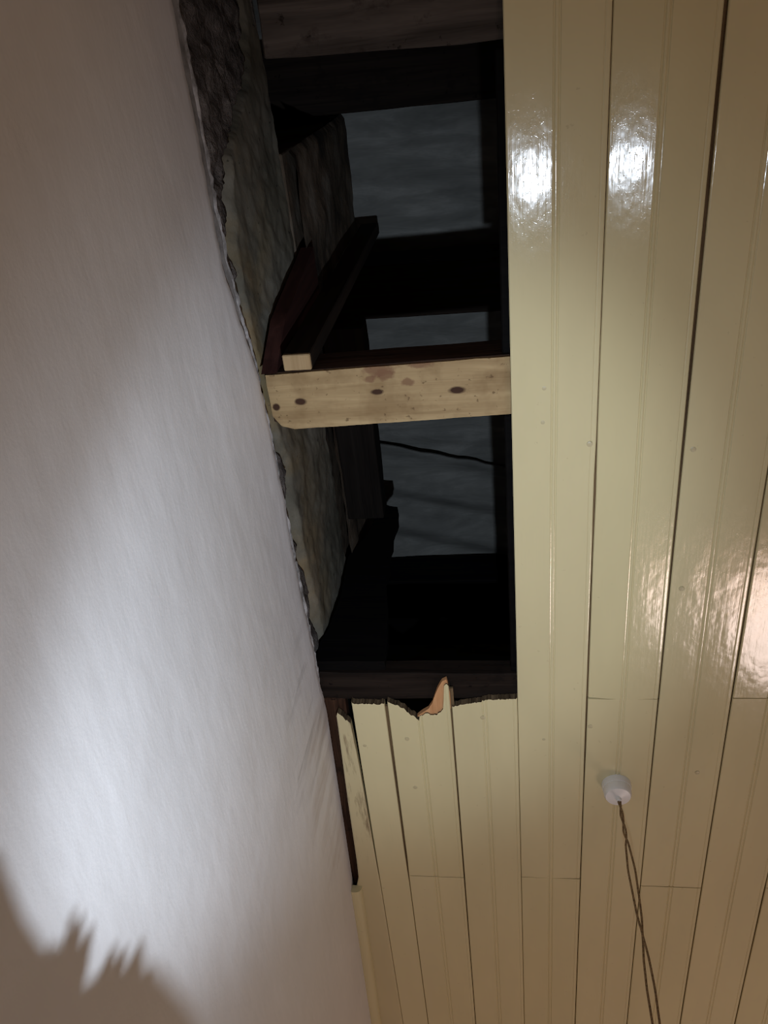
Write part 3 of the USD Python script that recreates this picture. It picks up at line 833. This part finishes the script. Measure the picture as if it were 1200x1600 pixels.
# short tousled hair: a cap and upright locks
CR = HEADC + np.array([0, 0.026, 0.018])
hair = [manifold3d.Manifold.hull_points(np.vstack([ball(CR + [-0.006, 0.012, 0.012], 0.091, 3), ball(CR + [-0.006, -0.014, 0.012], 0.088, 3)])).trim_by_plane((0, 0.35, 1.0), float((0.35 * (CR[1] - 0.005) + CR[2] + 0.005) / math.hypot(0.35, 1)))]
def lock(root, tip, r):
    return manifold3d.Manifold.hull_points(np.vstack([ball(root, r), ball((np.array(root) * 0.45 + np.array(tip) * 0.55), r * 0.62), ball(tip, 0.0018)]))
rg = np.random.default_rng(11)
LOCKS = [((0.54, 1.69), (0.495, 1.730), 0.020), ((0.55, 1.70), (0.508, 1.733), 0.020), ((0.56, 1.71), (0.522, 1.742), 0.018), ((0.535, 1.691), (0.450, 1.735), 0.020), ((0.535, 1.700), (0.477, 1.731), 0.020), ((0.540, 1.710), (0.506, 1.733), 0.016), ((0.545, 1.720), (0.532, 1.762), 0.012), ((0.554, 1.720), (0.545, 1.765), 0.012),
         ((0.591, 1.734), (0.588, 1.781), 0.012), ((0.610, 1.734), (0.606, 1.785), 0.012), ((0.631, 1.734), (0.633, 1.795), 0.014), ((0.651, 1.734), (0.658, 1.789), 0.015), ((0.660, 1.729), (0.676, 1.793), 0.015), ((0.679, 1.720), (0.704, 1.793), 0.018), ((0.689, 1.705), (0.732, 1.787), 0.018)]
for (ry, rz), (ty, tz), r in LOCKS:
    hair.append(lock((HEADC[0], ry, rz), (HEADC[0], ty, tz), r))
for ty, tz, n_ in ((0.453, 1.733, 4), (0.472, 1.732, 4), (0.496, 1.734, 3), (0.528, 1.760, 5), (0.543, 1.764, 4), (0.585, 1.779, 5), (0.604, 1.784, 4), (0.631, 1.793, 4), (0.658, 1.790, 4), (0.679, 1.793, 3), (0.710, 1.793, 3)):
    for q in range(n_):
        tip = np.array([HEADC[0] + rg.normal(0, 0.004), ty + rg.normal(0, 0.006), tz + rg.uniform(-0.018, -0.006)])
        root = CR + (tip - CR) * 0.74
        hair.append(lock(root, tip, 0.006))
for k in range(46):
    th, ph = rg.uniform(0, 2 * np.pi), rg.uniform(0.2, 1.25)
    d = np.array([math.cos(th) * math.sin(ph), math.sin(th) * math.sin(ph), math.cos(ph)])
    if d[1] < -0.6 or d @ [0, 0.33, 0.94] < 0.15 or d[0] > 0.25:
        continue
    root = CR + d * 0.088
    tip = CR + d * 0.100 + rg.normal(0, 0.008, 3) + [0, 0, 0.004]
    hair.append(lock(root, tip, 0.013))
hm = hair[0]
for h_ in hair[1:]:
    hm = hm + h_
part('hair', hm, HAIR, person, smooth=40)

# torch in the raised hand
tor = thing('torch', 'black handheld torch shining upwards in the person\'s raised hand', 'torch', TORCH_AT - ax * 0.16)
part('barrel', lathe([(0, 0), (0.019, 0), (0.0205, 0.003), (0.0205, 0.105), (0.022, 0.108), (0.022, 0.113), (0, 0.113)], TORCH_AT - ax * 0.165, ax, 32), BLACKMETAL, tor, smooth=35)
part('head', lathe([(0.020, 0.112), (0.024, 0.118), (0.032, 0.140), (0.0325, 0.162), (0.0300, 0.162), (0.0290, 0.150), (0.008, 0.128), (0.0, 0.128), (0.0, 0.112)], TORCH_AT - ax * 0.165, ax, 40), BLACKMETAL, tor, smooth=35)
part('switch', trimesh.Trimesh(ball(TORCH_AT - ax * 0.075 + out * -0.0205, 0.006, 2), trimesh.creation.icosphere(2).faces), plain('red_button', (0.4, 0.03, 0.03), 0.5), tor, smooth=True)
RT = 0.010
# a light shines along its own -z
zax = -ax
xax = np.cross([0, 1, 0], zax)
xax /= np.linalg.norm(xax)
yax = np.cross(zax, xax)
mm = np.eye(4)
mm[0, :3], mm[1, :3], mm[2, :3] = xax, yax, zax
mm[3, :3] = TORCH_AT + ax * 0.004 - BASE[tor]
for nm, (power, cone, soft) in zip(('hot_spot', 'spill'), TORCH_BEAMS):
    tl_ = UsdLux.SphereLight.Define(stage, tor + '/' + nm)
    tl_.CreateRadiusAttr(RT)
    tl_.CreateIntensityAttr(TORCH_GAIN * power / (math.pi * RT ** 2))
    tl_.CreateColorAttr(Gf.Vec3f(*TORCH_COLOR))
    sp = UsdLux.ShapingAPI.Apply(tl_.GetPrim())
    sp.CreateShapingConeAngleAttr(cone)
    sp.CreateShapingConeSoftnessAttr(soft)
    tl_.AddTransformOp().Set(Gf.Matrix4d(*mm.ravel().tolist()))
